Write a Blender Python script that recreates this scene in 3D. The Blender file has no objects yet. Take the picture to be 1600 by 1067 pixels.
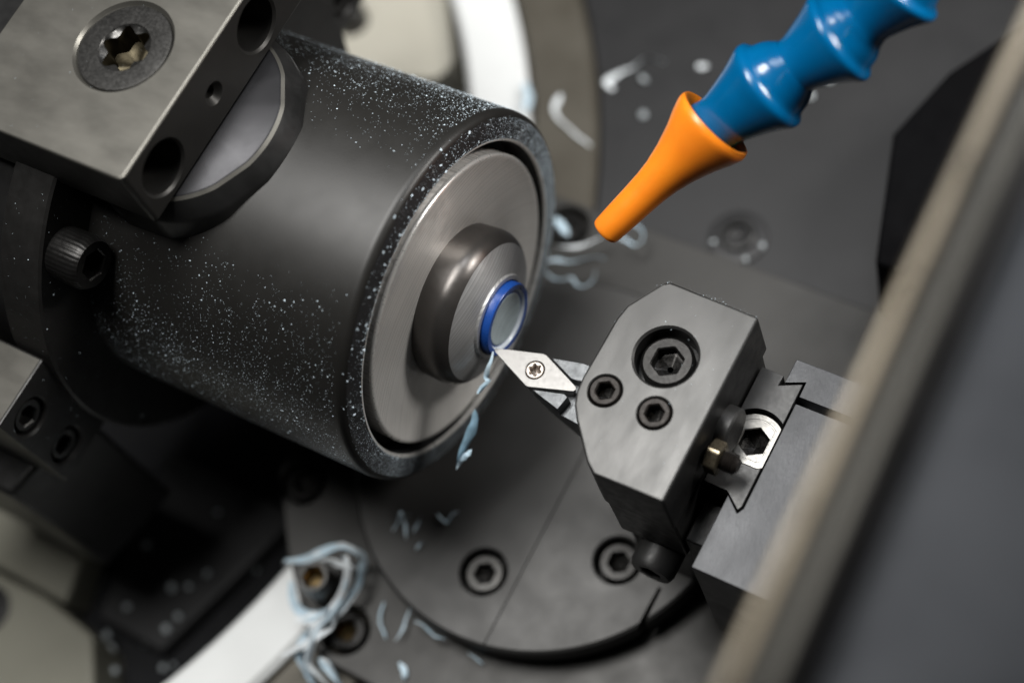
import bpy, bmesh, math, random
from mathutils import Vector, Matrix

S = 0.001                                   # all measures below are millimetres
scn = bpy.context.scene
COL = scn.collection
rnd = random.Random(7)

# ------------------------------------------------------------------ camera, world, lamps, exposure
# machine frame: X along the spindle axis towards the tool, Y across the bed, Z up; origin on the workpiece face
cam_d = bpy.data.cameras.new('camera'); cam = bpy.data.objects.new('camera', cam_d); COL.objects.link(cam)
ROT = Matrix(((0.85165, -0.34531, 0.39427), (0.4714, 0.83347, -0.28828), (-0.22907, 0.43137, 0.87261)))
cam.matrix_world = Matrix.Translation(Vector((107.45, -79.85, 232.54)) * S) @ ROT.to_quaternion().to_matrix().to_4x4()
cam_d.sensor_width = 36; cam_d.lens = 60.37
cam_d.clip_start = 0.005; cam_d.clip_end = 10
cam_d.dof.use_dof = True; cam_d.dof.focus_distance = 0.258; cam_d.dof.aperture_fstop = 7.4; cam_d.dof.aperture_blades = 0
scn.camera = cam

w = bpy.data.worlds.new('World'); scn.world = w; w.use_nodes = True
bg = w.node_tree.nodes['Background']; bg.inputs[0].default_value = (0.9, 0.95, 1.0, 1); bg.inputs[1].default_value = 0.008

def lamp(name, loc, target, sx, sy, power, col):
    d = bpy.data.lights.new(name, 'AREA'); d.shape = 'RECTANGLE'; d.size = sx * S; d.size_y = sy * S
    d.energy = power; d.color = col
    o = bpy.data.objects.new(name, d); COL.objects.link(o)
    o.location = Vector(loc) * S
    o.rotation_euler = (Vector(target) - Vector(loc)).to_track_quat('-Z', 'Y').to_euler()
    return o
lamp('softbox_lamp', (-58, 20, 310), (0, 0, 0), 180, 100, 1.4, (1.0, 0.985, 0.955))
lamp('cabinet_lamp', (45, 175, 290), (45, 20, 20), 110, 80, 0.19, (0.93, 0.96, 1.0))  # added unseen lamp, placed so the door strip and panel reflect it
lamp('side_lamp', (165, 150, 135), (-9, 0, 0), 60, 60, 0.55, (1.0, 0.97, 0.93))  # added unseen lamp that brightens the spindle face

scn.view_settings.view_transform = 'Standard'; scn.view_settings.look = 'None'
scn.view_settings.gamma = 1; scn.view_settings.use_curve_mapping = False
scn.view_settings.exposure = 0.0

# ------------------------------------------------------------------ materials
def mat(name, col, metallic=0.0, rough=0.5, cvar=0.15, cscale=120, rvar=0.1, bump=0.0, bscale=2500, spec=0.5,
        coat=0.0, specks=0.0, speck_scale=1500, speck_col=(.55, .62, .66), rings=0.0, aniso=0.0, stretch=None, sss=0.0, mottle=None, alpha=1.0):
    m = bpy.data.materials.new(name); m.use_nodes = True
    nt = m.node_tree; N = nt.nodes; L = nt.links
    b = N['Principled BSDF']
    b.inputs['Metallic'].default_value = metallic
    b.inputs['Specular IOR Level'].default_value = spec
    b.inputs['Coat Weight'].default_value = coat
    b.inputs['Coat Roughness'].default_value = 0.12
    if sss:
        b.inputs['Subsurface Weight'].default_value = sss
        b.inputs['Subsurface Radius'].default_value = (1, .4, .15); b.inputs['Subsurface Scale'].default_value = 0.0015
    tc = N.new('ShaderNodeTexCoord'); mp = N.new('ShaderNodeMapping')
    L.new(tc.outputs['Object'], mp.inputs[0])
    if stretch: mp.inputs['Scale'].default_value = stretch
    def noise(scale, detail=4, rough=.55):
        n = N.new('ShaderNodeTexNoise'); n.inputs['Scale'].default_value = scale
        n.inputs['Detail'].default_value = detail; n.inputs['Roughness'].default_value = rough
        L.new(mp.outputs[0], n.inputs['Vector']); return n
    n1 = noise(cscale)
    r = N.new('ShaderNodeValToRGB'); e = r.color_ramp.elements
    c0 = [max(0, c * (1 - cvar)) for c in col]; c1 = [min(1, c * (1 + cvar)) for c in col]
    if mottle: c0 = mottle
    e[0].position = .3; e[0].color = (*c0, 1); e[1].position = .7; e[1].color = (*c1, 1)
    L.new(n1.outputs[0], r.inputs[0]); cout = r.outputs[0]
    n2 = noise(cscale * 5.3, 5)
    mr = N.new('ShaderNodeMapRange'); mr.inputs[1].default_value = .3; mr.inputs[2].default_value = .7
    mr.inputs[3].default_value = max(.02, rough - rvar); mr.inputs[4].default_value = min(1, rough + rvar)
    L.new(n2.outputs[0], mr.inputs[0]); rout = mr.outputs[0]
    if specks:
        vn = noise(speck_scale, 3, .6); big = noise(speck_scale / 14, 2)
        ad = N.new('ShaderNodeMath'); ad.operation = 'MULTIPLY_ADD'; ad.inputs[1].default_value = .55
        L.new(big.outputs[0], ad.inputs[0]); L.new(vn.outputs[0], ad.inputs[2])
        cr = N.new('ShaderNodeMapRange'); cr.inputs[1].default_value = .98 - specks; cr.inputs[2].default_value = 1.03 - specks
        L.new(ad.outputs[0], cr.inputs[0])
        mx = N.new('ShaderNodeMix'); mx.data_type = 'RGBA'; L.new(cr.outputs[0], mx.inputs[0])
        L.new(cout, mx.inputs[6]); mx.inputs[7].default_value = (*speck_col, 1); cout = mx.outputs[2]
    L.new(cout, b.inputs['Base Color']); L.new(rout, b.inputs['Roughness'])
    h = None
    if bump:
        nb = noise(bscale, 6, .6); h = nb.outputs[0]
    if rings:
        sx = N.new('ShaderNodeSeparateXYZ'); L.new(tc.outputs['Object'], sx.inputs[0])
        cy = N.new('ShaderNodeCombineXYZ'); L.new(sx.outputs[1], cy.inputs[0]); L.new(sx.outputs[2], cy.inputs[1])
        ln = N.new('ShaderNodeVectorMath'); ln.operation = 'LENGTH'; L.new(cy.outputs[0], ln.inputs[0])
        nr = N.new('ShaderNodeTexNoise'); nr.noise_dimensions = '1D'; nr.inputs['Scale'].default_value = 5200; nr.inputs['Detail'].default_value = 3
        L.new(ln.outputs['Value'], nr.inputs['W']); h = nr.outputs[0]
        mq = N.new('ShaderNodeMix'); mq.data_type = 'RGBA'; mq.blend_type = 'MULTIPLY'; mq.inputs[0].default_value = .8
        rr = N.new('ShaderNodeValToRGB'); rr.color_ramp.elements[0].position = .32; rr.color_ramp.elements[0].color = (.55, .55, .55, 1); rr.color_ramp.elements[1].position = .62
        L.new(nr.outputs[0], rr.inputs[0]); L.new(cout, mq.inputs[6]); L.new(rr.outputs[0], mq.inputs[7]); L.new(mq.outputs[2], b.inputs['Base Color'])
    if aniso:
        b.inputs['Anisotropic'].default_value = aniso
        tg = N.new('ShaderNodeTangent'); tg.direction_type = 'RADIAL'; tg.axis = 'X'; L.new(tg.outputs[0], b.inputs['Tangent']); b.inputs['Anisotropic Rotation'].default_value = .25
    if h is not None and (bump or rings):
        bp = N.new('ShaderNodeBump'); bp.inputs['Strength'].default_value = bump or rings; bp.inputs['Distance'].default_value = 0.00006
        L.new(h, bp.inputs['Height']); L.new(bp.outputs[0], b.inputs['Normal'])
    if alpha < 1: b.inputs['Alpha'].default_value = alpha
    return m

M = {}
M['housing'] = mat('black_oxide_housing', (.0115, .011, .01), .0, .44, .12, 40, .04, .2, 9000, spec=.5)
M['housing_rim'] = mat('dusty_black_rim', (.018, .018, .019), .0, .5, .2, 90, .06, .3, 7000, specks=.01, speck_scale=4200)
M['black'] = mat('black_oxide_steel', (.022, .022, .022), .4, .4, .25, 90, .08, .2, 5000)
M['flange'] = mat('flange_black', (.013, .0125, .012), .2, .45, .2, 90, .08, .2, 5000)
M['satin'] = mat('satin_grey_steel', (.17, .165, .148), .8, .4, .05, 50, .05, .08, 5200, mottle=(.15, .145, .13), stretch=(.5, 1, 1))
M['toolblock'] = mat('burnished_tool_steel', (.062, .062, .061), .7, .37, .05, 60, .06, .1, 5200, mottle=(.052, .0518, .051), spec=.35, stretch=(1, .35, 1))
M['toolside'] = mat('dark_tool_steel', (.02, .02, .02), .6, .4, .2, 110, .08, .15, 6000)
M['dove'] = mat('dovetail_dark_steel', (.05, .05, .05), .6, .42, .1, 300, .08, .35, 9000)
M['ground'] = mat('hard_anodised_block', (.042, .0435, .047), .5, .45, .1, 40, .06, 1.0, 1900, stretch=(1, .4, 1))
M['boss'] = mat('boss_grey', (.022, .022, .024), .7, .4, .06, 40, .05, .1, 5000, spec=.35)
M['disc'] = mat('turned_steel_face', (.87, .85, .815), .55, .36, .05, 70, .05, 0, rings=.5, aniso=.78)
M['nose'] = mat('turned_collet_steel', (.12, .112, .106), .8, .34, .1, 80, .05, 0, aniso=.4)
M['nose_front'] = mat('turned_collet_front', (.56, .56, .56), .6, .36, .1, 80, .05, 0, rings=.3, aniso=.6)
M['bright'] = mat('bright_edge_steel', (.78, .77, .74), .55, .3, .05, 200, .05)
M['gap'] = mat('gap_black', (.006, .006, .007), 0, .6, .2, 100)
M['blue_ring'] = mat('blue_plastic', (.01, .055, .26), 0, .3, .15, 200, .08, .04, 6000)
M['milky'] = mat('milky_plastic', (.42, .50, .53), 0, .34, .1, 300, .06, 0, rings=.12)
M['white_pl'] = mat('white_plastic_edge', (.75, .82, .88), 0, .3, .05, 300)
M['insert'] = mat('carbide_insert', (.21, .206, .2), .85, .42, .03, 300, .06, .06, 9000)
M['shank'] = mat('shank_steel', (.1, .105, .11), .8, .38, .3, 700, .1, .5, 5000)
M['screw'] = mat('screw_black', (.022, .0215, .021), .7, .34, .2, 400, .08, .2, 6000, spec=.2)
M['screwhi'] = mat('screw_worn', (.07, .069, .067), .85, .36, .15, 400, .08, .2, 6000, spec=.2)
M['socket'] = mat('socket_dark', (.03, .029, .028), .8, .3, .3, 500, .1, spec=.2)
M['brown'] = mat('browned_screw', (.016, .0135, .012), .4, .42, .2, 500, .08, spec=.25)
M['brass'] = mat('socket_brass', (.2, .14, .065), .9, .4, .25, 500, .08)  # warm reflection inside the sockets, put into their colour
M['clampside'] = mat('blackened_clamp_side', (.035, .034, .032), .6, .42, .1, 60, .06, .1, 5000)  # black finish, with the shade of the flanks put into the colour
M['olive'] = mat('socket_olive_steel', (.045, .038, .024), .8, .35, .2, 500, .08, spec=.2)
M['brassy'] = mat('worn_brassy_steel', (.2, .17, .12), .9, .3, .2, 400, .08)
M['chipglass'] = mat('swarf_clear', (.42, .66, .82), 0, .2, .2, 500, .1, alpha=.6)
M['silver'] = mat('zinc_plated', (.22, .215, .205), 1.0, .4, .06, 500, .08, .12, 4000)
M['torx'] = mat('torx_copper_grey', (.42, .37, .33), .9, .32, .2, 800, .06)
M['hose'] = mat('blue_hose_plastic', (.0, .105, .27), 0, .2, .1, 100, .05, .05, 3000, spec=.6)
M['nozzle'] = mat('orange_nozzle_plastic', (1.0, .26, .014), 0, .36, .1, 140, .06, .08, 2500, sss=.15)
M['chip'] = mat('swarf_plastic', (.55, .73, .85), 0, .25, .12, 500, .1, mottle=(.7, .82, .9), alpha=.88)
M['chipw'] = mat('swarf_plastic_pale', (.82, .87, .9), 0, .28, .08, 500, .1)
M['dust'] = mat('swarf_dust', (.56, .66, .73), 0, .5, .35, 900, .1)
M['crumb'] = mat('swarf_crumb', (.42, .46, .48), 0, .45, .3, 900, .1)
M['base'] = mat('base_grey_steel', (.046, .0455, .0445), .4, .5, .05, 30, .05, .15, 3500)
M['base2'] = mat('base_plate_steel', (.038, .0372, .0355), .4, .5, .05, 30, .05, .15, 3500)
M['bed'] = mat('bed_dark', (.024, .0242, .0255), .3, .5, .1, 30, .05, .1, 3000)
M['ringbrown'] = mat('ring_weathered', (.09, .083, .068), .3, .55, .3, 35, .07, .2, 2500, mottle=(.065, .057, .043))
M['whitering'] = mat('white_enamel', (.8, .82, .82), 0, .45, .04, 60)
M['cream'] = mat('cream_enamel', (.5, .48, .41), 0, .5, .05, 40)
M['pit'] = mat('pit_black', (.006, .0065, .008), 0, .6, .3, 60, .1, spec=.2)
M['khaki'] = mat('khaki_enamel', (.22, .215, .175), 0, .5, .08, 40)  # the cream enamel darkened in its colour for the shade at lower left
M['greyblue'] = mat('grey_enamel', (.3, .34, .36), 0, .5, .1, 60)
M['door_edge'] = mat('door_edge_beige', (.18, .157, .122), .8, .34, .1, 30)
M['door_edge2'] = mat('door_edge_grey', (.06, .058, .052), .8, .36, .1, 30)
M['seal'] = mat('door_seal_black', (.02, .02, .022), 0, .5, .2, 60)
M['pane'] = mat('door_panel_blue_grey', (.022, .024, .028), .5, .36, .06, 12, spec=.3)

# ------------------------------------------------------------------ mesh helpers
class MB:
    def __init__(self): self.v = []; self.f = []
    def add(self, vs, fs):
        o = len(self.v); self.v += [Vector(p) for p in vs]; self.f += [tuple(i + o for i in q) for q in fs]; return self
    def box(self, x0, x1, y0, y1, z0, z1):
        return self.add([(x0,y0,z0),(x1,y0,z0),(x1,y1,z0),(x0,y1,z0),(x0,y0,z1),(x1,y0,z1),(x1,y1,z1),(x0,y1,z1)],
                        [(3,2,1,0),(4,5,6,7),(0,1,5,4),(1,2,6,5),(2,3,7,6),(3,0,4,7)])
    def prism(self, poly, z0, z1, top=None):
        a = sum(poly[i-1][0]*poly[i][1] - poly[i][0]*poly[i-1][1] for i in range(len(poly)))
        if a < 0: poly = poly[::-1]; top = top[::-1] if top else None
        n = len(poly); top = top or poly
        return self.add([(x, y, z0) for x, y in poly] + [(x, y, z1) for x, y in top],
                        [tuple(range(n))[::-1], tuple(range(n, 2*n))] + [(i, (i+1) % n, n+(i+1) % n, n+i) for i in range(n)])
    def rings(self, prof, loc=(0,0,0), axis=(0,0,1), n=48, cap0=False, cap1=False, rot=0.0, ref=None):
        """stack of closed rings (shape, height) along an axis; shape = radius | ('h',apothem) | ('t',r) | callable(angle)"""
        ax = Vector(axis).normalized(); ref = Vector(ref) if ref else (Vector((1,0,0)) if abs(ax.x) < .9 else Vector((0,1,0)))
        u = (ref - ax * ref.dot(ax)).normalized(); vv = ax.cross(u); loc = Vector(loc)
        o = len(self.v)
        for sh, h in prof:
            for k in range(n):
                a = 2*math.pi*k/n + rot
                if callable(sh): r = sh(a)
                elif isinstance(sh, tuple):
                    if sh[0] == 'h':
                        t = (math.degrees(a) + 30) % 60 - 30; r = sh[1] / math.cos(math.radians(t))
                    else: r = sh[1] * (1 + .17*math.cos(6*a))
                else: r = sh
                self.v.append(loc + ax*h + u*(r*math.cos(a)) + vv*(r*math.sin(a)))
        m = len(prof)
        for j in range(m-1):
            for k in range(n):
                k2 = (k+1) % n
                self.f.append((o+j*n+k, o+j*n+k2, o+(j+1)*n+k2, o+(j+1)*n+k))
        if cap0: self.f.append(tuple(o+k for k in range(n))[::-1])
        if cap1: self.f.append(tuple(o+(m-1)*n+k for k in range(n)))
        return self
    def mesh(self, name, base=(0,0,0)):
        me = bpy.data.meshes.new(name); b = Vector(base)
        me.from_pydata([(p-b)*S for p in self.v], [], self.f); me.update()
        return me

def finish(me, m, smooth=35, recalc=False):
    if recalc:
        bm = bmesh.new(); bm.from_mesh(me); bmesh.ops.recalc_face_normals(bm, faces=bm.faces); bm.to_mesh(me); bm.free()
    me.materials.clear(); me.materials.append(m)
    if smooth:
        for p in me.polygons: p.use_smooth = True
        me.set_sharp_from_angle(angle=math.radians(smooth))

BASE = {}
def thing(name, label, cat, base, group=None):
    o = bpy.data.objects.new(name, None); COL.objects.link(o); o.empty_display_size = .002
    o.location = Vector(base) * S; BASE[o.name] = Vector(base)
    o['label'] = label; o['category'] = cat
    if group: o['group'] = group
    return o
def wbase(parent):
    p = parent
    while p.parent: p = p.parent
    return BASE.get(p.name, Vector((0,0,0)))
def part(name, mb, m, parent=None, bevel=0, smooth=35, label=None, seg=2, recalc=False, cut=None):
    base = wbase(parent) if parent else Vector((0,0,0)); wn = bool(bevel)
    me = mb.mesh(name, base)
    if cut and bevel:
        bm = bmesh.new(); bm.from_mesh(me)
        ed = [e for e in bm.edges if len(e.link_faces) == 2 and e.calc_face_angle(0) > math.radians(24)]
        bmesh.ops.bevel(bm, geom=ed, offset=bevel*S, segments=seg, affect='EDGES', profile=.5, clamp_overlap=True)
        bm.to_mesh(me); bm.free(); bevel = 0; wn = True
    if cut: me = difference(me, [c.mesh('cutter', base) for c in cut])
    finish(me, m, smooth, recalc)
    o = bpy.data.objects.new(name, me); COL.objects.link(o)
    if parent: o.parent = parent
    if bevel:
        md = o.modifiers.new('bevel', 'BEVEL'); md.width = bevel*S; md.segments = seg; md.limit_method = 'ANGLE'
        md.angle_limit = math.radians(32); md.use_clamp_overlap = True; md.harden_normals = False
    if wn:
        wm = o.modifiers.new('weighted_normals', 'WEIGHTED_NORMAL'); wm.weight = 100; wm.keep_sharp = True
    if label: o['label'] = label
    return o
def single(name, mb, m, label, cat, base=(0,0,0), group=None, kind=None, **k):
    """a thing that is one mesh"""
    BASE['_'] = Vector(base)
    me = mb.mesh(name, base); finish(me, m, k.get('smooth', 35), k.get('recalc', False))
    o = bpy.data.objects.new(name, me); COL.objects.link(o); o.location = Vector(base)*S; BASE[o.name] = Vector(base)
    if k.get('bevel'):
        md = o.modifiers.new('bevel', 'BEVEL'); md.width = k['bevel']*S; md.segments = 2; md.limit_method = 'ANGLE'; md.angle_limit = math.radians(32)
    if label: o['label'] = label
    if cat: o['category'] = cat
    if group: o['group'] = group
    if kind: o['kind'] = kind
    return o
def difference(me, cutters):
    o = bpy.data.objects.new('cut_target', me); COL.objects.link(o); tmp = []
    for c in cutters:
        bm = bmesh.new(); bm.from_mesh(c); bmesh.ops.recalc_face_normals(bm, faces=bm.faces); bm.to_mesh(c); bm.free()
        co = bpy.data.objects.new('cutter', c); COL.objects.link(co); tmp.append(co)
        md = o.modifiers.new('cut', 'BOOLEAN'); md.operation = 'DIFFERENCE'; md.object = co; md.solver = 'EXACT'
    dg = bpy.context.evaluated_depsgraph_get(); dg.update()
    out = bpy.data.meshes.new_from_object(o.evaluated_get(dg))
    for t in tmp + [o]: bpy.data.objects.remove(t, do_unlink=True)
    return out
def cutcyl(loc, axis, r, depth, lip=.25, n=48):
    """cutter for a countersunk hole: from 1 mm outside the face to depth inside (axis points out of the face)"""
    return MB().rings([(r, -depth), (r, -lip), (r+lip, 0), (r+lip, 1)], loc, axis, n, True, True)

def cap_screw(parent, loc, axis, r=4.2, h=5.0, hexa=2.0, depth=2.6, m='screw', ms='socket', name='cap_screw', knurl=False, rot=0.0, kind='h', n=48, drop=.0, label=None):
    """socket-head screw; loc = centre of the head's underside, axis out of the face"""
    kn = (lambda a: r - .09*(0.5 + .5*math.cos(a*36))) if knurl else r
    nn = 144 if knurl else n
    mb = MB().rings([(r*.98, 0), (kn, .12*h), (kn, .84*h), (r-.12*r, h), (r-.2*r, h), ((kind, hexa+.2), h), ((kind, hexa), h-.22)], loc, axis, nn, True, False, rot)
    s = part(name, mb, M[m], parent, smooth=40, label=label)
    mb = MB().rings([((kind, hexa), h-.22), ((kind, hexa), h-depth), ((kind, hexa*.8), h-depth-.1), (.05, h-depth-hexa*.55)], loc, axis, n, False, True, rot)
    part('socket', mb, M[ms], s, smooth=40)
    return s

def arc(c, r, a0, a1, n):
    return [(c[0] + r*math.cos(math.radians(a0+(a1-a0)*i/n)), c[1] + r*math.sin(math.radians(a0+(a1-a0)*i/n))) for i in range(n+1)]

# ================================================================== SETTING: bed, rotary ring, pit
RC = (-171, -14)
o = single('machine_bed', MB().box(-330, 260, -330, 330, -92, -82), M['pit'], None, None, kind='structure')
# fixed bed plate outside the ring (its inner edge follows the ring)
mb = MB()
outer = arc(RC, 162.8, -62, 62, 60)
poly = outer + [(260, 128), (260, -156)]
mb.prism(poly, -70, -51.5)
single('bed_plate', mb, M['bed'], None, None, kind='structure', smooth=20, bevel=.6)

def annulus(r0, r1, z0, z1, n=160, bev=.5):
    return MB().rings([(r1, z0), (r1, z1-bev), (r1-bev, z1), (r0+bev, z1), (r0, z1-bev), (r0, z0), (r1, z0)], (RC[0], RC[1], 0), (0,0,1), n)
single('weathered_ring', annulus(149.2, 162.6, -66, -51.2, bev=1.0), M['ringbrown'], 'brown stained ring plate between the white ring and the dark bed plate', 'ring', (RC[0], RC[1], -66))
single('white_ring', annulus(136, 148.6, -66, -50.5, bev=1.2), M['whitering'], 'wide white enamelled ring running behind the spindle housing', 'ring', (RC[0], RC[1], -66))
single('ring_groove', annulus(60, 135.6, -82, -76), M['pit'], None, None, kind='structure')

# cream cover plates of the headstock side
t = thing('cream_cover', 'cream cover plate with rounded corner above the spindle housing', 'cover', (-86, 88, -76))
corner = arc((-72.6, 67.5), 5.5, -85, 20, 8)
part('cover_plate', MB().prism([(-140, 60), (-84, 57)] + corner + [(-78, 84), (-92, 110), (-140, 110)], -76, -56), M['cream'], t, bevel=.8)
part('cover_step', MB().box(-94, -84.5, 52, 66, -76, -59.5), M['greyblue'], t, bevel=.5)
part('round_knob', MB().rings([(3.6, -56), (3.6, -50.6), (3.0, -50)], (-93.5, 69.5, 0), (0,0,1), 32, False, True), M['black'], t)
t = thing('cream_base_cover', 'cream cover plate in the bottom left corner below the clamp block', 'cover', (-95, -75, -82))
part('cover_plate', MB().prism([(-140, -69), (-86, -67.6), (-72.4, -69.6), (-66, -78), (-64, -120), (-140, -120)], -82, -62), M['khaki'], t, bevel=.8)
part('raised_rib', MB().prism([(-140, -49), (-95, -49.5), (-87, -55), (-84, -66.8), (-140, -66.8)], -82, -66), M['khaki'], t, bevel=.8)
part('bore_plug', MB().rings([(5, -62), (5, -61.5), (3.6, -61.3), (3.4, -61.7)], (-96, -75, 0), (0,0,1), 32, False, True), M['black'], t)
# dark upright wall of the pit
single('pit_wall', MB().prism([(-86, -30), (-52, -30), (-63, -66), (-80, -66)], -82, -72), M['bed'], 'dark sloping wall plate in the chip pit beneath the housing', 'plate', (-70, -48, -82), bevel=.8)

# ================================================================== turret base under the tool
ZB = -47
base_t = thing('turret_base', 'dark grey bolted base plate with chamfered corner under the round disc', 'base plate', (0, -5, -70))
basepoly = [(-47.5, -28), (-37, -41.2), (-24, -54.0), (-20, -55.0), (90, -57), (90, 43.5), (-27, 43.5), (-33, 38), (-47.5, 5)]
bolts = [(-41.8, -28.2), (-19.5, -48.7), (-20.7, 37.9)]
cuts = [cutcyl((x, y, ZB), (0,0,1), 4.5, 4.2, .3) for x, y in bolts]
part('plate', MB().prism(basepoly, -70, ZB), M['base2'], base_t, bevel=.5, cut=cuts, smooth=30)
for i, (x, y) in enumerate(bolts):
    cap_screw(base_t, (x, y, ZB-4.2), (0,0,1), 3.6, 3.6, 1.7, 2.2, 'screw', 'brass' if i == 1 else 'socket', rot=.3*i)
cap_screw(base_t, (-25.6, -44.1, ZB-1), (0,0,1), 3.0, 10.5, 1.75, 4.0, 'screwhi', 'brass', name='tall_cap_screw')
# bolt on the bed plate
t = thing('bed_bolt', 'dark recessed socket bolt set in the bed plate right of the orange nozzle', 'bolt', (9.5, 49.8, -51.5))
part('washer', MB().rings([(5.6, 0), (5.6, .7), (5.2, .9), (3.5, .9)], (9.5, 49.8, -51.5), (0,0,1), 40), M['bed'], t)
cap_screw(t, (9.5, 49.8, -51.3), (0,0,1), 3.4, 1.9, 2.0, 1.3, 'black', 'gap')

DC = (1.0, -7.3); DZ = -40
disc_t = thing('round_turret_disc', 'round grey disc plate with radial seam carrying the tool slide', 'disc', (DC[0], DC[1], ZB))
mb = MB().rings([(34.0, ZB+.02), (34.0, ZB+2.4), (35.0, ZB+2.6), (35.0, DZ-.5), (34.5, DZ)], (DC[0], DC[1], 0), (0,0,1), 160, True, True)
dbolts = [(0.9, -30.2), (21.2, -18.7)]
cuts = [cutcyl((x, y, DZ), (0,0,1), 4.15, 4.6, .3) for x, y in dbolts]
cuts.append(MB().prism([(6.2, 40), (6.45, 40), (7.45, -50), (7.2, -50)], DZ-1.2, DZ+1))
cuts.append(MB().prism([(29.6, -20), (30.3, -20), (30.4, -45), (29.0, -45)], DZ-6, DZ+1))
part('disc_plate', mb, M['base'], disc_t, cut=cuts, smooth=30, bevel=.12)
for i, (x, y) in enumerate(dbolts):
    cap_screw(disc_t, (x, y, DZ-4.6), (0,0,1), 3.5, 3.7, 1.65, 2.0, 'screwhi' if i == 0 else 'screw', 'socket', rot=.25*i)

# ================================================================== tool slide, dovetail, tool block
sl = thing('slide_block', 'grey leather-grained dovetail slide block beside the tool block', 'slide block', (60, -5, DZ))
fem = [(42.9, 12.7), (88, 12.7), (88, -23.2), (42.9, -23.2), (42.9, -11.0), (45.35, -13.1), (45.9, -12.1), (45.85, 9.75), (42.9, 8.45)]
part('body', MB().prism(fem, -36, -4), M['ground'], sl, bevel=.18, smooth=25, cut=[MB().box(46.3, 90, 5.9, 7.2, -8, 0), MB().box(45, 46.6, 5.9, 7.2, -8, 0)])
part('foot', MB().box(46, 86, -20, 10, DZ, -35.9), M['black'], sl, bevel=.3)

tb = thing('tool_block', 'faceted black steel tool block with three socket screws on its grey top', 'tool block', (29, -4, -12))
left = [(18.5, -6.8), (18.75, -9.2), (19.5, -11.2), (20.9, -13.2), (25.4, -18.4)]
top = [(22.6, 11.9), (23.6, 12.6), (38.5, 12.2), (38.5, -19.5), (27.2, -19.8)] + left[::-1] + [(18.75, 3.9), (19.25, 6.5)]
ZT = 8.0
cuts = [cutcyl((28.6, 1.05, ZT), (0,0,1), 4.75, 4.6, .35, 64), cutcyl((22.8, -7.3, ZT), (0,0,1), 2.55, 3.4, .2), cutcyl((31.1, -7.6, ZT), (0,0,1), 2.55, 3.4, .2)]
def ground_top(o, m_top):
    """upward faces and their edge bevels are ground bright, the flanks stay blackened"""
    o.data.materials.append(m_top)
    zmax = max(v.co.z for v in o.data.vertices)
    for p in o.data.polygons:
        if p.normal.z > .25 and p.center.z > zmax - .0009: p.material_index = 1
def inset(p, k, c=(29, -3)): return [(c[0]+(x-c[0])*k, c[1]+(y-c[1])*k) for x, y in p]
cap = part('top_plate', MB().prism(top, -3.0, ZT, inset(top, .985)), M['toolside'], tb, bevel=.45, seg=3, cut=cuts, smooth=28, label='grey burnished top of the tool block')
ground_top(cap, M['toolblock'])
part('lower_body', MB().prism([(24, 11), (38.3, 11), (38.3, -19.0), (27.0, -19.3), (23.2, -14), (22.5, 0)], -16, -3.05), M['toolside'], tb, bevel=.3)
cap_screw(tb, (28.6, 1.05, ZT-4.6), (0,0,1), 4.1, 3.1, 2.1, 2.2, 'screw', 'socket', rot=.5, label='large socket cap screw sunk in the tool block')
for x, y in [(22.8, -7.3), (31.1, -7.6)]:
    cap_screw(tb, (x, y, ZT-3.4), (0,0,1), 2.45, 3.55, 1.25, 2.2, 'brown', 'socket', name='set_screw', rot=.2)
# male dovetail fixed to the block, with its recess
SC = (42.45, -1.6)
def dshape(r, xf, yf):
    def fn(a):
        c, s_ = math.cos(a), math.sin(a); q = r
        if c > 0: q = min(q, xf/c)
        if s_ < 0: q = min(q, -yf/s_)
        return q
    return fn
male = [(38.6, 9.6), (42.3, 9.5), (42.2, 7.75), (45.5, 9.3), (45.55, -11.9), (45.2, -12.6), (42.5, -10.5), (38.6, -10.5)]
mcut = MB().rings([(dshape(4.95, 3.6, 4.2), -4), (dshape(4.95, 3.6, 4.2), 2)], (SC[0], SC[1], -4), (0,0,1), 96, True, True)
part('dovetail', MB().prism(male, -30, -4.1), M['dove'], tb, bevel=.15, cut=[mcut], smooth=25)
# horizontal boss, nut and stud on the block's side
part('round_boss', MB().rings([(3.6, -.1), (3.6, 1.7), (3.3, 2.0)], (38.5, -2.6, -1.2), (1,0,0), 48, False, True), M['dove'], tb, smooth=40)
part('nut', MB().rings([(('h', 2.0), 0), (('h', 2.35), .25), (('h', 2.35), 2.0), (('h', 2.0), 2.2)], (38.9, -7.9, .6), (1,0,0), 48, True, True, .2), M['brassy'], tb, smooth=30)
th = []
for i in range(30):
    th.append((1.3 if i % 2 else 1.55, -.5 + i*.18))
part('threaded_stud', MB().rings(th + [(1.0, 5.1)], (38.6, -7.9, .6), (1,0,0), 28, False, True), M['brown'], tb, smooth=20)
part('gib_plate', MB().box(38.7, 42.0, -18.6, -11.6, -20, -9), M['dove'], tb, bevel=.3)
cap_screw(tb, (33.0, -17.0, -20.5), (0,-1,0), 3.7, 5.8, 1.6, 2.6, 'dove', 'socket', name='adjuster_screw')
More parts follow.
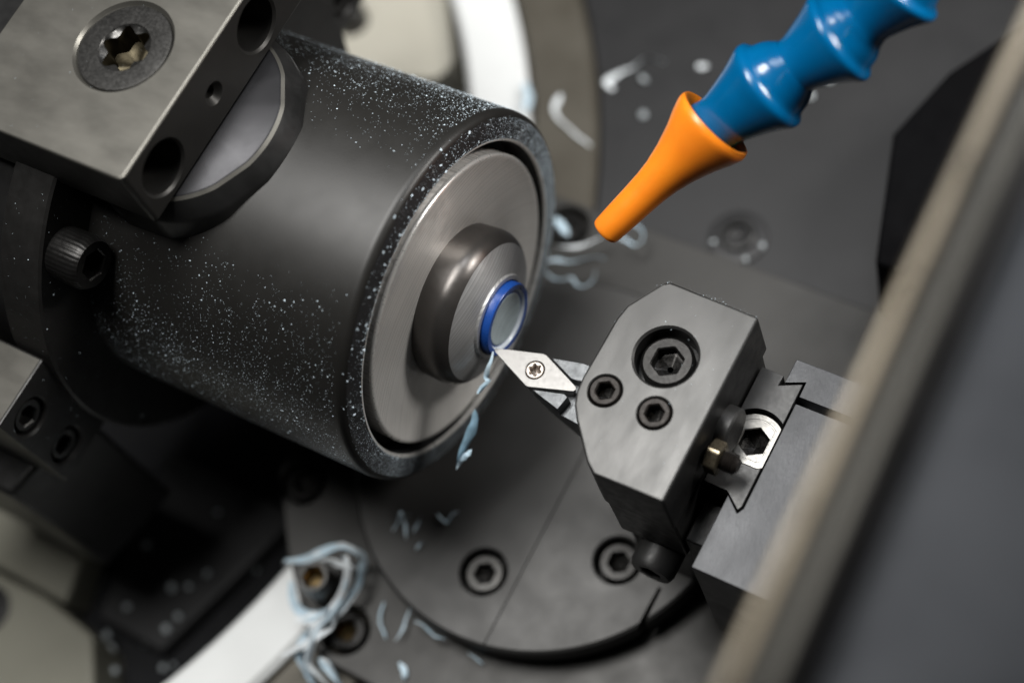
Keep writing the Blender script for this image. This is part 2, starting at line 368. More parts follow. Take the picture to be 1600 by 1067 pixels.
for q_, (x_, z_, l_, a_) in enumerate(((31.7, -22.3, .7, .5), (32.2, -22.7, .6, -.6), (32.8, -22.85, .6, .9), (33.4, -22.9, .6, -.3), (33.9, -22.7, .5, .7))):
    d_ = Vector((math.cos(a_), 0, math.sin(a_))); n_ = Vector((-d_.z, 0, d_.x)); c_ = Vector((x_, -22.86, z_))
    part('worn_marking', MB().add([c_-d_*l_/2-n_*.09, c_+d_*l_/2-n_*.09, c_+d_*l_/2+n_*.09, c_-d_*l_/2+n_*.09] + [p+Vector((0, .1, 0)) for p in (c_-d_*l_/2-n_*.09, c_+d_*l_/2-n_*.09, c_+d_*l_/2+n_*.09, c_-d_*l_/2+n_*.09)], [(0,1,2,3), (0,4,5,1), (1,5,6,2), (2,6,7,3), (3,7,4,0)]), M['silver'], tb, smooth=0)
part('adjuster_shaft', MB().rings([(1.8, -16), (1.8, 1)], (33.0, -18.2, -20.5), (0,-1,0), 24, True, True), M['black'], tb, smooth=40)
part('column', MB().box(25, 41.5, -16.5, 8, DZ, -16.05), M['black'], tb, bevel=.4)

zs = thing('clamp_screw', 'bright silver hex socket clamp screw in the dovetail recess', 'screw', (SC[0], SC[1], -8))
sh = lambda k: dshape(4.6*k, 3.05*k, 3.9*k)
part('screw_head', MB().rings([(sh(1), -8), (sh(1), -5.3), (sh(.96), -5.1), (sh(.8), -5.1), (sh(.79), -5.17), (sh(.74), -5.17), (sh(.73), -5.1), (('h', 2.15), -5.1), (('h', 2.0), -5.3)], (SC[0], SC[1], 0), (0,0,1), 96, True, False), M['silver'], zs, smooth=40)
part('socket', MB().rings([(('h', 2.0), -5.3), (('h', 2.0), -7.0), (.05, -7.9)], (SC[0], SC[1], 0), (0,0,1), 96, False, True), M['socket'], zs, smooth=30)

# ------------------------------------------------------------------ cutting tool
tool = thing('tool_shank', 'dark tool shank with vee seat reaching from under the tool block', 'tool holder', (16, -6, -10))
seat = [(3.6, -5.6), (8.3, -3.1), (14.5, -1.75), (24, -1.75), (24, -11.2), (14.4, -10.3), (8.1, -8.65)]
seatlow = [(6.0, -6.4), (9.6, -4.0), (14.9, -2.6), (24, -2.6), (24, -10.4), (15.6, -9.7), (9.8, -8.0)]
part('shank_body', MB().prism(seatlow, -11, -2.45, seat), M['shank'], tool, bevel=.15)
part('seat_wall', MB().prism([(9.3, -2.975), (14.45, -1.8), (17.9, -1.8), (17.9, -4.3), (14.7, -4.85), (13.9, -4.9)], -2.5, -.35), M['shank'], tool, bevel=.12)
part('seat_wall', MB().prism([(9.0, -8.85), (14.35, -10.25), (14.9, -7.75), (14.0, -7.5)], -2.5, -.35), M['shank'], tool, bevel=.12)

ins = thing('cutting_insert', 'silvery rhombic carbide insert pointing at the blue workpiece', 'insert', (8.2, -5.9, -2.4))
rh = [(.45, -5.3), (.75, -5.0), (2.6, -4.45), (8.0, -2.975), (8.6, -3.0), (15.35, -5.9), (15.55, -6.3), (15.3, -6.7), (8.5, -8.75), (8.0, -8.75), (.7, -5.6)]
part('insert_body', MB().prism(inset(rh, .93, (8.1, -5.9)), -2.4, 0, rh), M['insert'], ins, bevel=.05, cut=[cutcyl((8.1, -5.9, 0), (0,0,1), 1.5, 2.0, .12)])
cap_screw(ins, (8.1, -5.9, -2.0), (0,0,1), 1.46, 2.02, .8, 1.0, 'torx', 'torx', name='torx_screw', kind='t', n=72)

# ================================================================== spindle housing
hs = thing('spindle_housing', 'large black cylindrical spindle housing flecked with swarf dust', 'spindle housing', (-36, 0, -31))
AX = (1, 0, 0)
part('barrel', MB().rings([(31, -90), (31, -10.7), (30.93, -10.2), (30.72, -9.75), (30.4, -9.45), (30.0, -9.3)], (0,0,0), AX, 180), M['housing'], hs, smooth=40)
part('front_rim', MB().rings([(30.0, -9.3), (28.0, -9.1), (26.7, -9.0)], (0,0,0), AX, 180), M['housing_rim'], hs, smooth=50, label='dust covered chamfered front rim')
part('inner_lip', MB().rings([(26.7, -9.0), (26.35, -9.05), (26.2, -9.4)], (0,0,0), AX, 180), M['bright'], hs, smooth=50)
part('rim_bore', MB().rings([(26.2, -9.4), (26.0, -14), (20, -14)], (0,0,0), AX, 120), M['gap'], hs, smooth=50)

sp = thing('spindle', 'turned steel spindle face with protruding collet nose', 'spindle', (-9, 0, -24.2))
part('face_disc', MB().rings([(24.2, -12.5), (24.25, -9.3), (24.1, -9.0), (23.75, -8.9), (23.4, -9.1), (20, -9.35), (16, -9.55), (12, -9.6)], (0,0,0), AX, 180), M['disc'], sp, smooth=50)
part('edge_band', MB().rings([(24.28, -9.6), (24.3, -9.25), (24.12, -8.98), (23.95, -8.94)], (0,0,0), AX, 180), M['bright'], sp, smooth=60)
part('collet_nose', MB().rings([(12.6, -11), (12.95, -6.4), (12.9, -5.7), (12.7, -5.0), (12.35, -4.4), (11.9, -3.9), (11.5, -3.6)], (0,0,0), AX, 120), M['nose'], sp, smooth=50)
fr = part('collet_front', MB().rings([(11.5, -3.6), (9.8, -2.75), (8.2, -2.1), (7.3, -1.8), (7.1, -1.75)], (0,0,0), AX, 120), M['nose_front'], sp, smooth=50)
part('collet_lip', MB().rings([(7.1, -1.75), (6.95, -1.35), (6.3, -1.3), (6.1, -1.7)], (0,0,0), AX, 96), M['nose_front'], sp, smooth=40)
wp = thing('workpiece', 'blue ringed plastic workpiece with milky centre in the collet', 'workpiece', (-.7, 0, -6.1))
part('blue_ring', MB().rings([(6.08, -3.5), (6.1, -.25), (5.9, 0), (5.15, 0), (5.05, -.05)], (0,0,0), AX, 96), M['blue_ring'], wp, smooth=40)
part('white_band', MB().rings([(5.05, -.05), (4.98, -.1), (4.72, -.55), (4.7, -.6)], (0,0,0), AX, 96), M['white_pl'], wp, smooth=50)
part('inner_blue_band', MB().rings([(4.7, -.6), (4.4, -.6), (4.36, -.45)], (0,0,0), AX, 96), M['blue_ring'], wp, smooth=40)
part('milky_core', MB().rings([(4.36, -.45), (4.2, -.38), (3.9, -.5), (1.6, -.62), (.12, -.64), (.05, -.9)], (0,0,0), AX, 96, False, True), M['milky'], wp, smooth=50)

# ------------------------------------------------------------------ flange at the back of the housing
fl = thing('housing_flange', 'broad black flange ring behind the spindle housing with knurled cap screw', 'flange', (-62, 0, -41))
part('flange_ring', MB().rings([(31.05, -67), (40.5, -67), (41, -66.5), (41, -59.0), (40.6, -58.6), (31.05, -58.6)], (0,0,0), AX, 160), M['flange'], fl, smooth=40)
part('back_collar', MB().rings([(31.05, -67.05), (37, -67.05), (37, -90), (31.05, -90)], (0,0,0), AX, 120), M['black'], fl, smooth=40)
cap_screw(fl, (-58.6, -25.2, 25.6), (1,0,0), 4.3, 6.0, 2.1, 3.0, 'screw', 'socket', knurl=True, rot=.2, label='knurled socket cap screw on the flange')
for a in (35, 150, 215):
    cap_screw(fl, (-58.6, -36*math.sin(math.radians(a))*-1, 36*math.cos(math.radians(a))), (1,0,0), 4.3, 6.0, 2.1, 3.0, 'screw', 'socket')

# clamp boss on top of the housing
bs = thing('clamp_boss', 'round chamfered black boss between the housing and the upper clamp block', 'boss', (-47.7, 0, 24))
BC = (-47.7, 0.2, 0)
def flats(r, f, ph=-28):
    def fn(a):
        t = (math.degrees(a) - ph + 30) % 60 - 30
        return min(r, r*f/math.cos(math.radians(t)))
    return fn
part('boss_top', MB().rings([(flats(15.5, .985), 34.62), (flats(15.2, .985), 34.8), (.1, 34.8)], BC, (0,0,1), 144), M['boss'], bs, smooth=40)
part('boss_edge', MB().rings([(flats(16.0, .985), 34.25), (flats(15.5, .985), 34.62)], BC, (0,0,1), 144), M['satin'], bs, smooth=40)
part('boss_side', MB().rings([(flats(17.7, .975), 18), (flats(17.7, .975), 30.6), (flats(17.5, .977), 31.6), (flats(16.0, .985), 34.25)], BC, (0,0,1), 144), M['black'], bs, smooth=25)

# upper clamp block
ub = thing('upper_clamp_block', 'light grey clamp block with countersunk torx screw on top of the boss', 'clamp block', (-57, -2, 35))
XF = -40.1
def chbox(x0, x1, y0, y1, z0, z1, c):
    return MB().prism([(x0, y0), (x1-c, y0), (x1, y0+c), (x1, y1), (x0, y1)], z0, z1)
cuts = [cutcyl((XF, -12.0, 40.7), (1,0,0), 4.2, 7, .4), cutcyl((XF, 14.0, 40.9), (1,0,0), 4.2, 7, .4), cutcyl((XF, 1.6, 40.4), (1,0,0), 1.0, 6, .9),
        MB().rings([(2.5, -12), (4.0, -5), (7.0, -1.6), (8.0, .01), (8.0, 1)], (-53.2, .9, 47), (0,0,1), 64, True, True)]
blk = part('block_body', chbox(-74, XF, -18.2, 44, 35.0, 47, .5), M['clampside'], ub, bevel=.6, seg=3, smooth=30, cut=cuts)
ground_top(blk, M['satin'])
s = part('countersunk_screw', MB().rings([(6.0, -3.0), (7.45, -.75), (7.3, -.4), (6.9, -.35), (4.15, -.35), (3.95, -.6), (('t', 3.45), -.9)], (-53.2, .9, 47), (0,0,1), 96, False, False, .3), M['screwhi'], ub, smooth=35)
part('socket', MB().rings([(('t', 3.45), -.9), (('t', 3.35), -4.5), (.1, -5.2)], (-53.2, .9, 47), (0,0,1), 96, False, True, .3), M['olive'], s, smooth=30)

# the two clamp ears with their screws
def ear(name, label, y0, y1, z0, z1, screws):
    t = thing(name, label, 'clamp block', (-70, (y0+y1)/2, z0))
    x1 = -60.2
    c = [cutcyl((x1, y, z), (1,0,0), 3.3, 6, .3) for y, z in screws]
    part('ear_body', MB().box(-84, x1, y0, y1, z0, z1), M['flange'], t, bevel=.45, cut=c)
    part('ear_top', MB().box(-83.6, x1-.4, y0+.4, y1-.4, z1-.1, z1+.12), M['satin'], t, label='light grey ground top face')
    for y, z in screws: cap_screw(t, (x1-6, y, z), (1,0,0), 2.95, 5.4, 1.6, 2.2, 'screwhi', 'screwhi')
    return t
ear('lower_clamp_ear', 'dark clamp block with light top and two side screws at the left edge', -51.8, -39.2, -10, 13.4, [(-47.4, 8.0), (-47.2, -4.2)])
ear('rear_clamp_ear', 'dark blurred clamp block with screw holes above the spindle housing', 32.0, 54, -7.2, 13.4, [(35.9, 6.4), (45.0, -1.6)])
single('support_arm', MB().prism([(-100, -58), (-70, -58), (-66, -40), (-100, -40)], -50, -12), M['black'], 'dull black support arm under the lower left clamp block', 'support', (-85, -50, -50), bevel=1)

# ================================================================== coolant hose
def frame_prof(mb, a, b, prof, n=48):
    a = Vector(a); b = Vector(b); d = (b-a)
    mb.rings([(r, h) for r, h in prof], a, d, n); return mb
P0, P1, P2, P3, P4 = [Vector(p) for p in ((11.94,14.76,11.28), (23.2,31.65,21.8), (31.9,40.7,28.2), (39.6,47.7,33.4), (44.6,54.5,39.5))]
P5 = P4 + (P4-P3)*1.1; P6 = P5 + (P4-P3)
hose = thing('coolant_hose', 'glossy blue segmented coolant hose coming in from the top', 'hose', P6)
pts = [P1, P2, P3, P4, P5, P6]
for i in range(5):
    a, b = pts[i], pts[i+1]; L_ = (b-a).length
    ext = 1.6 if i == 0 else .6
    prof = [(4.3, -ext-1.2), (4.45, -ext), (4.35, -.2), (4.15, .8), (4.3, L_*.16), (4.9, L_*.30), (5.75, L_*.48), (6.6, L_*.62), (7.0, L_*.68), (7.12, L_*.72), (7.0, L_*.76), (6.5, L_*.79), (6.05, L_*.815), (5.85, L_*.86), (5.6, L_*.92), (5.15, L_*.98), (4.6, L_*1.03), (4.2, L_*1.07)]
    part('hose_segment', frame_prof(MB(), a, b, prof, 56), M['hose'], hose, smooth=60)
nz = thing('hose_nozzle', 'flared orange plastic nozzle at the end of the blue hose', 'nozzle', P0)
d = (P1-P0); ln = d.length
prof = [(1.25, .9), (1.3, .05), (1.5, -.12), (2.0, -.1), (2.25, .12), (2.35, .6), (2.5, ln*.15), (2.68, ln*.32), (2.85, ln*.44), (3.15, ln*.54), (3.85, ln*.67), (4.9, ln*.81), (5.9, ln*.91), (6.3, ln*.96), (6.5, ln*.99), (6.5, ln*1.015), (6.3, ln*1.035), (5.8, ln*1.035), (4.9, ln*1.0), (4.3, ln*.975)]
part('nozzle_cone', frame_prof(MB(), P0, P1, prof, 64), M['nozzle'], nz, smooth=60)
part('nozzle_bore', MB().rings([(1.3, .6), (1.2, 3), (.05, 3.1)], P0, d, 24), M['gap'], nz, smooth=50)

# ================================================================== machine door in the foreground
dr = thing('machine_door', 'out of focus sliding door with beige edge strip in the right foreground', 'door', (85, -20, 78))
dr.rotation_euler.z = math.radians(1.6); dr.location.x += .8*S
def strip(x0, x1, z0, z1): return MB().box(x0, x1, -80, 62, z0, z1)
part('edge_strip', strip(73.2, 74.9, 84, 90), M['door_edge'], dr, bevel=.5)
part('groove', strip(74.95, 75.9, 84, 87.5), M['seal'], dr)
part('inner_strip', strip(75.95, 78.0, 84, 89), M['door_edge2'], dr, bevel=.6)
part('rubber_seal', strip(78.05, 79.2, 80, 86), M['seal'], dr, bevel=.6)
part('door_panel', strip(79.25, 200, 80, 83), M['pane'], dr, bevel=.5)
# black block standing for the shadowed inner wall behind the door edge
M['guard'] = mat('guard_black', (.002, .002, .0025), 0, .7, .2, 40, spec=.05)
single('black_guard', MB().prism([(33, 69), (40.5, 44.2), (62, 44.2), (90, 60), (90, 110), (52, 110), (37, 84)], -51.5, -30), M['guard'], 'black guard plate behind the door edge at right', 'guard', (60, 70, -51.5), bevel=.6)

# ================================================================== swarf
def catmull(P, n=8):
    P = [Vector(p) for p in P]; P = [P[0]*2-P[1]] + P + [P[-1]*2-P[-2]]; out = []
    for i in range(1, len(P)-2):
        for k in range(n):
            t = k/n; a, b, c, d = P[i-1], P[i], P[i+1], P[i+2]
            out.append(.5*((2*b) + (c-a)*t + (2*a-5*b+4*c-d)*t*t + (3*b-a-3*c+d)*t**3))
    out.append(P[-2]); return out
def ribbon(P, w0, th=.04, taper=.35, twist=0.0, up=(0,0,1), jitter=.12, n=8):
    c = catmull(P, n); N_ = len(c); mb = MB(); vs = []; fs = []
    ph = rnd.random()*6
    for i, p in enumerate(c):
        tn = (c[min(i+1, N_-1)] - c[max(i-1, 0)]).normalized(); u = i/(N_-1)
        sd = tn.cross(Vector(up))
        sd = sd.normalized() if sd.length > 1e-4 else Vector((1,0,0))
        nn = sd.cross(tn).normalized()
        a = twist*u + .35*math.sin(ph + 5*u)
        s2 = sd*math.cos(a) + nn*math.sin(a); n2 = tn.cross(s2)
        wd = w0*(1 - (1-taper)*abs(2*u-1)**3)*(1 + jitter*math.sin(ph + 17*u))*.5
        p = p + nn*(.08*math.sin(23*u+ph))
        cu = n2*(wd*.12)
        vs += [p - s2*wd + cu, p - s2*wd*.4, p + s2*wd*.4, p + s2*wd + cu, p + s2*wd*.4 - n2*th, p - s2*wd*.4 - n2*th]
    for i in range(N_-1):
        for k in range(6):
            k2 = (k+1) % 6; fs.append((6*i+k, 6*i+k2, 6*i+6+k2, 6*i+6+k))
    fs += [tuple(range(6))[::-1], tuple(6*(N_-1)+k for k in range(6))]
    return mb.add(vs, fs)
CH = {
 'tip':[(0.5,-5.7,0.1),(0.6,-6.9,-0.5),(0.4,-7.9,-1.5),(0.1,-9.0,-3.0),(0.6,-9.5,-3.5),(-0.1,-10.7,-4.0),(-0.2,-11.6,-4.5),(0.3,-10.5,-4.0),(0.9,-9.0,-3.4)],
 'fa':[(-1.0,-13.2,-8.0),(-0.4,-15.1,-9.0),(-0.5,-17.1,-10.0),(-0.7,-19.5,-11.0),(-0.8,-22.1,-12.0)],
 'fb':[(0.5,-18.6,-11.0),(0.2,-19.4,-11.3),(-0.5,-20.5,-12.0),(-0.9,-22.1,-13.0)],
 'd1':[(-17.4,-30.8,-39.2),(-17.4,-28.9,-39.2),(-17.9,-27.1,-39.2),(-17.1,-27.6,-39.2)],
 'd2':[(-14.4,-31.0,-39.2),(-15.7,-29.0,-39.2),(-16.8,-27.9,-39.2),(-16.1,-26.7,-39.2)],
 'd3':[(-13.8,-29.4,-39.2),(-13.9,-27.9,-39.2),(-14.1,-26.2,-39.2)],
 'd4':[(-11.6,-24.6,-39.2),(-10.2,-25.1,-39.2),(-9.1,-25.1,-39.2),(-9.1,-23.6,-39.2),(-8.2,-22.6,-39.2)],
 'd5':[(-11.8,-31.9,-39.2),(-11.7,-30.8,-39.2),(-11.5,-30.1,-39.2)],
 'e1':[(-15.1,-41.4,-46.0),(-14.8,-43.2,-46.0),(-13.9,-45.0,-46.0),(-12.6,-46.0,-46.0),(-11.3,-47.1,-46.0)],
 'e2':[(-9.3,-46.7,-45.0),(-9.1,-44.7,-45.0),(-9.5,-42.7,-45.0),(-9.8,-40.6,-45.0),(-9.1,-39.8,-45.0)],
 'e3':[(-7.5,-42.4,-44.0),(-5.9,-42.3,-44.0),(-4.0,-42.8,-44.0),(-2.8,-43.1,-44.0),(-0.8,-42.8,-44.0)],
 'e4':[(3.2,-42.9,-46.0),(4.7,-43.1,-46.0),(6.6,-43.5,-46.0)],
 'e5':[(-7.1,-49.6,-46.0),(-5.4,-50.6,-46.0),(-4.7,-52.2,-46.0)],
 'r1':[(-18.0,26.9,-40.0),(-15.9,28.2,-40.0),(-13.3,28.8,-40.0),(-10.7,30.7,-40.0),(-8.5,31.7,-40.0),(-7.5,31.7,-40.0)],
 'r2':[(-16.8,25.2,-40.0),(-14.8,24.6,-40.0),(-12.8,25.0,-40.0),(-11.6,26.0,-40.0),(-9.9,25.0,-40.0),(-8.4,25.5,-40.0),(-7.6,27.1,-40.0),(-8.1,29.0,-40.0)],
 'r3':[(-21.8,37.3,-43.0),(-19.9,36.3,-43.0),(-17.6,34.6,-43.0)],
 'r4':[(-18.3,31.6,-42.0),(-15.5,32.4,-42.0),(-13.0,34.2,-42.0),(-11.3,36.3,-42.0),(-9.7,37.5,-42.0),(-7.6,37.9,-42.0)],
 'r5':[(-8.7,37.5,-42.0),(-6.6,37.6,-42.0),(-4.5,37.2,-42.0),(-3.7,38.5,-42.0),(-4.5,40.3,-42.0),(-6.2,41.0,-42.0),(-7.2,40.7,-42.0)],
 't1':[(-28.6,71.2,-51.0),(-30.6,72.4,-51.0),(-29.4,74.8,-51.0),(-27.2,77.5,-51.0),(-25.4,80.5,-51.0),(-21.8,80.6,-51.0)],
 't2':[(-15.0,82.1,-51.0),(-12.2,82.8,-51.0)],
 't3':[(-38.3,66.3,-51.0),(-37.2,62.3,-51.0),(-32.1,59.7,-51.0),(-26.7,57.8,-51.0)],
 't4':[(-45.5,65.2,-49.0),(-43.2,62.8,-49.0),(-42.2,59.6,-49.0)],
 'ka':[(-34.2,-43.3,-42.0),(-30.0,-41.8,-40.0),(-27.6,-40.5,-38.0),(-25.3,-38.4,-37.0),(-23.4,-37.1,-37.0),(-21.3,-36.7,-38.0),(-20.1,-37.2,-40.0),(-19.4,-39.0,-41.0),(-19.2,-41.4,-42.0),(-19.8,-43.9,-43.0),(-20.3,-47.0,-43.0),(-21.4,-50.2,-42.0),(-23.9,-53.5,-42.0)],
 'kb':[(-21.3,-38.5,-36.0),(-20.3,-40.4,-37.0),(-20.2,-42.6,-39.0),(-20.6,-45.2,-41.0),(-20.9,-48.0,-41.0),(-21.5,-51.4,-41.0),(-21.3,-54.5,-42.0),(-21.0,-56.9,-44.0),(-18.9,-57.9,-46.0),(-16.0,-59.0,-48.0)],
 'kc':[(-30.5,-46.1,-41.0),(-29.0,-48.6,-42.0),(-27.2,-49.7,-43.0),(-24.6,-49.1,-43.0),(-22.2,-47.4,-42.0),(-21.0,-44.8,-42.0)],
 'kd':[(-26.2,-58.0,-44.0),(-23.5,-55.2,-43.0),(-21.5,-52.9,-42.0),(-19.5,-50.5,-41.0),(-19.8,-48.6,-42.0),(-21.3,-47.4,-43.0)],
 'ke':[(-20.3,-39.3,-40.0),(-21.5,-39.7,-39.0),(-23.6,-40.5,-38.0),(-26.1,-41.1,-38.0)],
 'kf':[(-26.5,-51.6,-42.0),(-23.1,-50.1,-41.0),(-21.7,-48.5,-41.0),(-21.1,-45.6,-42.0)],
 'kg':[(-24.0,-52.7,-43.0),(-23.9,-55.9,-45.0),(-22.3,-57.8,-47.0),(-19.6,-59.8,-49.0)],
 'kh':[(-20.3,-55.4,-45.0),(-18.3,-56.1,-47.0),(-14.5,-58.0,-49.0)],
}
def chip(key, name, label, w0, m='chip', th=.04, twist=1.2, taper=.2, group=None, up=(0,0,1)):
    P = CH[key]; base = min(P, key=lambda p: p[2])
    return single(name, ribbon(P, w0, th, taper, twist, up), M[m], label, 'chip', base, group, smooth=50, recalc=True)
chip('tip', 'swarf_curl', 'thin pale chip hanging from the insert tip', .75, twist=2)
chip('fa', 'swarf_ribbon', 'long glassy blue chip trailing below the spindle rim', 1.7, 'chipglass', twist=2.2, taper=.06)
chip('fb', 'swarf_ribbon', 'short blue chip at the lower tip of the trailing ribbon', .9, twist=.8, taper=.08)
chip('d1', 'swarf_sliver', 'pointed pale sliver at the left of the chip cluster on the disc', .55, taper=.05)
chip('d2', 'swarf_sliver', 'bent blue sliver in the middle of the chip cluster on the disc', .55, taper=.05)
chip('d3', 'swarf_sliver', 'slanting sliver at the right of the chip cluster on the disc', .55, taper=.05)
chip('d4', 'swarf_sliver', 'small vee shaped chip lying on the disc below the spindle', .55, taper=.05)
chip('d5', 'swarf_sliver', 'tiny faint sliver below the chip cluster on the disc', .55, taper=.05)
chip('e1', 'swarf_curl', 'narrow blue curl on the base plate right of the tangle', 0.54, taper=.2)
chip('e2', 'swarf_curl', 'thin curved chip leaning on the left rim of the round disc', 0.42, taper=.2)
chip('e3', 'swarf_curl', 'blue forked chip lying along the lower rim of the round disc', 0.48, taper=.2)
chip('e4', 'swarf_sliver', 'short pale sliver under the lower edge of the round disc', 0.42, taper=.2)
chip('e5', 'swarf_curl', 'wide pale blue chip at the bottom edge of the base plate', 1.08, taper=.2)
chip('r1', 'swarf_curl', 'nearly straight wavy chip right of the housing rim', 0.77, 'chip')
chip('r2', 'swarf_curl', 'looping blue chip just below the wavy one beside the housing rim', 0.56, 'chip')
chip('r3', 'swarf_ribbon', 'wide pale chip lying on the bolt beside the housing rim', 1.7, 'chip', taper=.3)
chip('r4', 'swarf_curl', 'pale chip running behind the orange nozzle tip', 0.63, 'chipw')
chip('r5', 'swarf_curl', 'small hooked loop of chip right of the nozzle tip', 0.63, 'chip')
chip('t1', 'swarf_curl', 'bent white chip on the dark bed plate at the top', 1.42, 'chipw', taper=.7)
chip('t2', 'swarf_sliver', 'short pale chip left of the blue hose', 1.42, 'chipw', taper=.7)
chip('t3', 'swarf_curl', 'angled pale chip on the brown ring plate', 1.42, 'chipw', taper=.6)
chip('t4', 'swarf_curl', 'faint pale chip beside the white ring', 1.8, 'chip', taper=.5)
tg = thing('swarf_tangle', 'tangle of pale blue chips wound round the tall cap screw', 'swarf', (-24, -48, -46))
for k, w0, m in (('ka', 2.3, 'chip'), ('kb', 1.7, 'chipw'), ('kc', 2.0, 'chip'), ('kd', 1.5, 'chipw'), ('ke', 1.1, 'chipw'), ('kf', 2.4, 'chipw'), ('kg', 2.2, 'chip'), ('kh', 1.7, 'chip')):
    part('strand', ribbon(CH[k], w0, .04, .3, 1.6), M[m], tg, smooth=30, recalc=True)
    for q_ in range(1):
        sp_ = .55 + .45*q_
        j = [Vector(p) + Vector((rnd.uniform(-sp_, sp_), rnd.uniform(-sp_, sp_), rnd.uniform(-.4, 1.0))) for p in CH[k]]
        part('strand', ribbon(j, w0*rnd.uniform(.2, .4), .03, .2, rnd.uniform(1, 4)), M[rnd.choice(('chip', 'chipw'))], tg, smooth=30, recalc=True)

# loose crumbs and dust nobody could count
def flake(mb, p, n, size):
    n = Vector(n).normalized(); t1 = n.orthogonal().normalized(); t2 = n.cross(t1); a0 = rnd.random()*6.28
    el = rnd.uniform(.35, 1.0); vs = []
    for k in range(4):
        a = a0 + k*1.5708 + rnd.uniform(-.4, .4); r = size*rnd.uniform(.6, 1.1)*(el if k % 2 else 1)
        vs.append(p + t1*(r*math.cos(a)) + t2*(r*math.sin(a)) + n*(size*rnd.uniform(.0, .35)))
    vs.append(p + n*size*rnd.uniform(.3, .8))
    mb.add(vs, [(0,1,4), (1,2,4), (2,3,4), (3,0,4)])
def crumb(mb, p, s):
    mb.rings([(.1*s, -.4*s), (.8*s*rnd.uniform(.7, 1), -.1*s), (s*rnd.uniform(.6, 1), .3*s), (.2*s, .7*s)], p, (rnd.uniform(-1,1), rnd.uniform(-1,1), .8), 7, True, True)
mb = MB()
def onbarrel(x, phi, size):
    r = 31.0
    n = Vector((0, math.sin(phi), math.cos(phi)))
    flake(mb, Vector((x, 0, 0)) + n*(r+.01), n, size)
def sz(): return min(.3, .03 + rnd.expovariate(1/.038))
def clus(x, phi): return .72 + .28*math.sin(x*.55 + 3*phi)*math.sin(x*.21 - 5*phi + 1.3)
cnt = 0
while cnt < 9000:            # upper flank, thickest towards the front and the far edge
    x = -10.8 - 50*rnd.random()**1.25; phi = math.radians(rnd.uniform(0, 82))
    d_ = (math.degrees(phi)-4)/70
    if rnd.random() < max(0.0, d_)**1.6 * (.55 + .45*(x+62)/48) * clus(x, phi)*1.2:
        onbarrel(x, phi, sz()); cnt += 1
cnt = 0
while cnt < 7000:            # lower flank
    x = rnd.uniform(-60, -11); phi = math.radians(rnd.uniform(-115, -28))
    d_ = 1 - abs(math.degrees(phi)+74)/48
    if rnd.random() < max(0, d_)*clus(x, phi):
        onbarrel(x, phi, sz()*.85); cnt += 1
def onrim(phi, size, r=None):
    r = r or rnd.uniform(26.6, 30.6); x = -9.0 - .08*(r-26.7) if r < 30 else -9.3 - (r-30)*.9
    flake(mb, Vector((x+.01, r*math.sin(phi), r*math.cos(phi))), Vector((1, .1*math.sin(phi), .1*math.cos(phi))), size)
for i in range(2600):        # flat front rim, all round
    phi = rnd.uniform(0, 6.2832)
    if rnd.random() < .25 + .75*max(0, math.cos(phi - math.radians(60)))**1.5: onrim(phi, sz()*1.25)
for i in range(6500):        # powder caked on the far side of the rim and underneath
    onrim(math.radians(rnd.gauss(104, 26)), rnd.uniform(.05, .12))
for i in range(4200): onrim(math.radians(rnd.gauss(-122, 26)), rnd.uniform(.04, .095))
for i in range(3800):
    onbarrel(-10.8 - rnd.expovariate(1/5.0), math.radians(rnd.gauss(-99, 7)), rnd.uniform(.03, .08))
for i in range(260): onrim(math.radians(rnd.uniform(-110, 60)), rnd.uniform(.08, .2), rnd.gauss(26.9, .2))
for i in range(34): onrim(math.radians(rnd.uniform(-70, 45)), rnd.uniform(.25, .55))
single('housing_dust', mb, M['dust'], 'fine pale swarf dust clinging to the black spindle housing', 'dust', (-30, 0, 0), kind='stuff', smooth=0)
mb = MB()
for i in range(420):         # dust on the flange and its screw
    phi = math.radians(rnd.uniform(-150, 20)); r = rnd.uniform(31.5, 40.5)
    if rnd.random() < .6: flake(mb, Vector((-58.55, r*math.sin(phi), r*math.cos(phi))), (1,0,0), sz()*.8)
    else: flake(mb, Vector((rnd.uniform(-66, -59.5), 41.05*math.sin(phi), 41.05*math.cos(phi))), (0, math.sin(phi), math.cos(phi)), sz()*.8)
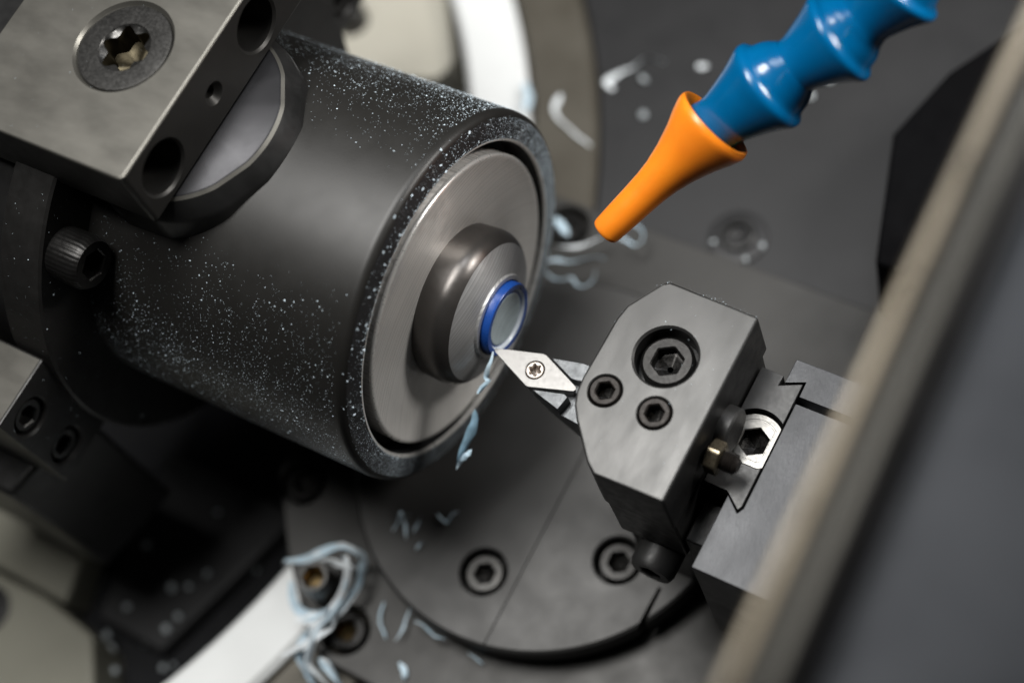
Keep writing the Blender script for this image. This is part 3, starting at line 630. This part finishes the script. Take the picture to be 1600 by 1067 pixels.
for i in range(70): flake(mb, Vector((-60.15, rnd.uniform(-51, -40), rnd.uniform(-9, 13))), (1,0,0), sz()*.7)
for i in range(60): flake(mb, Vector((rnd.uniform(-72, -42), rnd.uniform(-17, 17), 47.02)), (0,0,1), sz()*.5)
single('flange_dust', mb, M['dust'], 'sparse pale dust specks on the black flange and clamp blocks', 'dust', (-60, 0, 0), kind='stuff', smooth=0)
mb = MB()
for i in range(230):         # specks along the edges of the tool block and on its seat
    k = rnd.random()
    if k < .45: a_ = rnd.random(); p_ = Vector((23.2 + 15*a_, 12.1 - .2*a_ + rnd.gauss(0, .35), 7.75))
    elif k < .75: a_ = rnd.random(); p_ = Vector((18.6 + 4.2*a_ + rnd.gauss(0, .3), 2.6 + 9.2*a_, 7.8))
    else: p_ = Vector((rnd.uniform(25, 38), rnd.uniform(-15, 10), 8.02))
    flake(mb, p_, (0, 0, 1), sz()*.6)
single('tool_block_dust', mb, M['dust'], 'tiny pale specks along the upper edges of the tool block', 'dust', (29, 0, 8), kind='stuff', smooth=0)
mb = MB()
for x, y in [(-23.9,75.3), (-20,67.9), (14.4,49.7), (12.8,46.1), (5.7,47.0), (10.7,87.8), (8.8,83.2)]:
    crumb(mb, Vector((x, y, -51.0 if y > 48 or x < 0 else -51.2)), rnd.uniform(.9, 1.25))
single('bed_crumbs', mb, M['crumb'], 'pale swarf crumbs scattered on the dark bed plate', 'crumbs', (0, 70, -51.5), kind='stuff')
mb = MB()
for x, y in [(-78.4,-48.8), (-68.2,-53.9), (-65,-52.4), (-74.8,-61.3), (-63.5,-58.3), (-75.1,-68), (-64.5,-61.6), (-62.8,-48.4), (-68,-36.7), (-72.9,-69.9), (-69.6,-73.4)]:
    crumb(mb, Vector((x, y, -71.5)), rnd.uniform(.7, 1.4))
for i in range(60):
    crumb(mb, Vector((rnd.uniform(-84, -42), rnd.uniform(-90, -38), -75.4)), rnd.uniform(.25, .9))
single('pit_crumbs', mb, M['crumb'], 'blurred pale swarf crumbs lying in the dark chip pit', 'crumbs', (-68, -60, -76), kind='stuff')
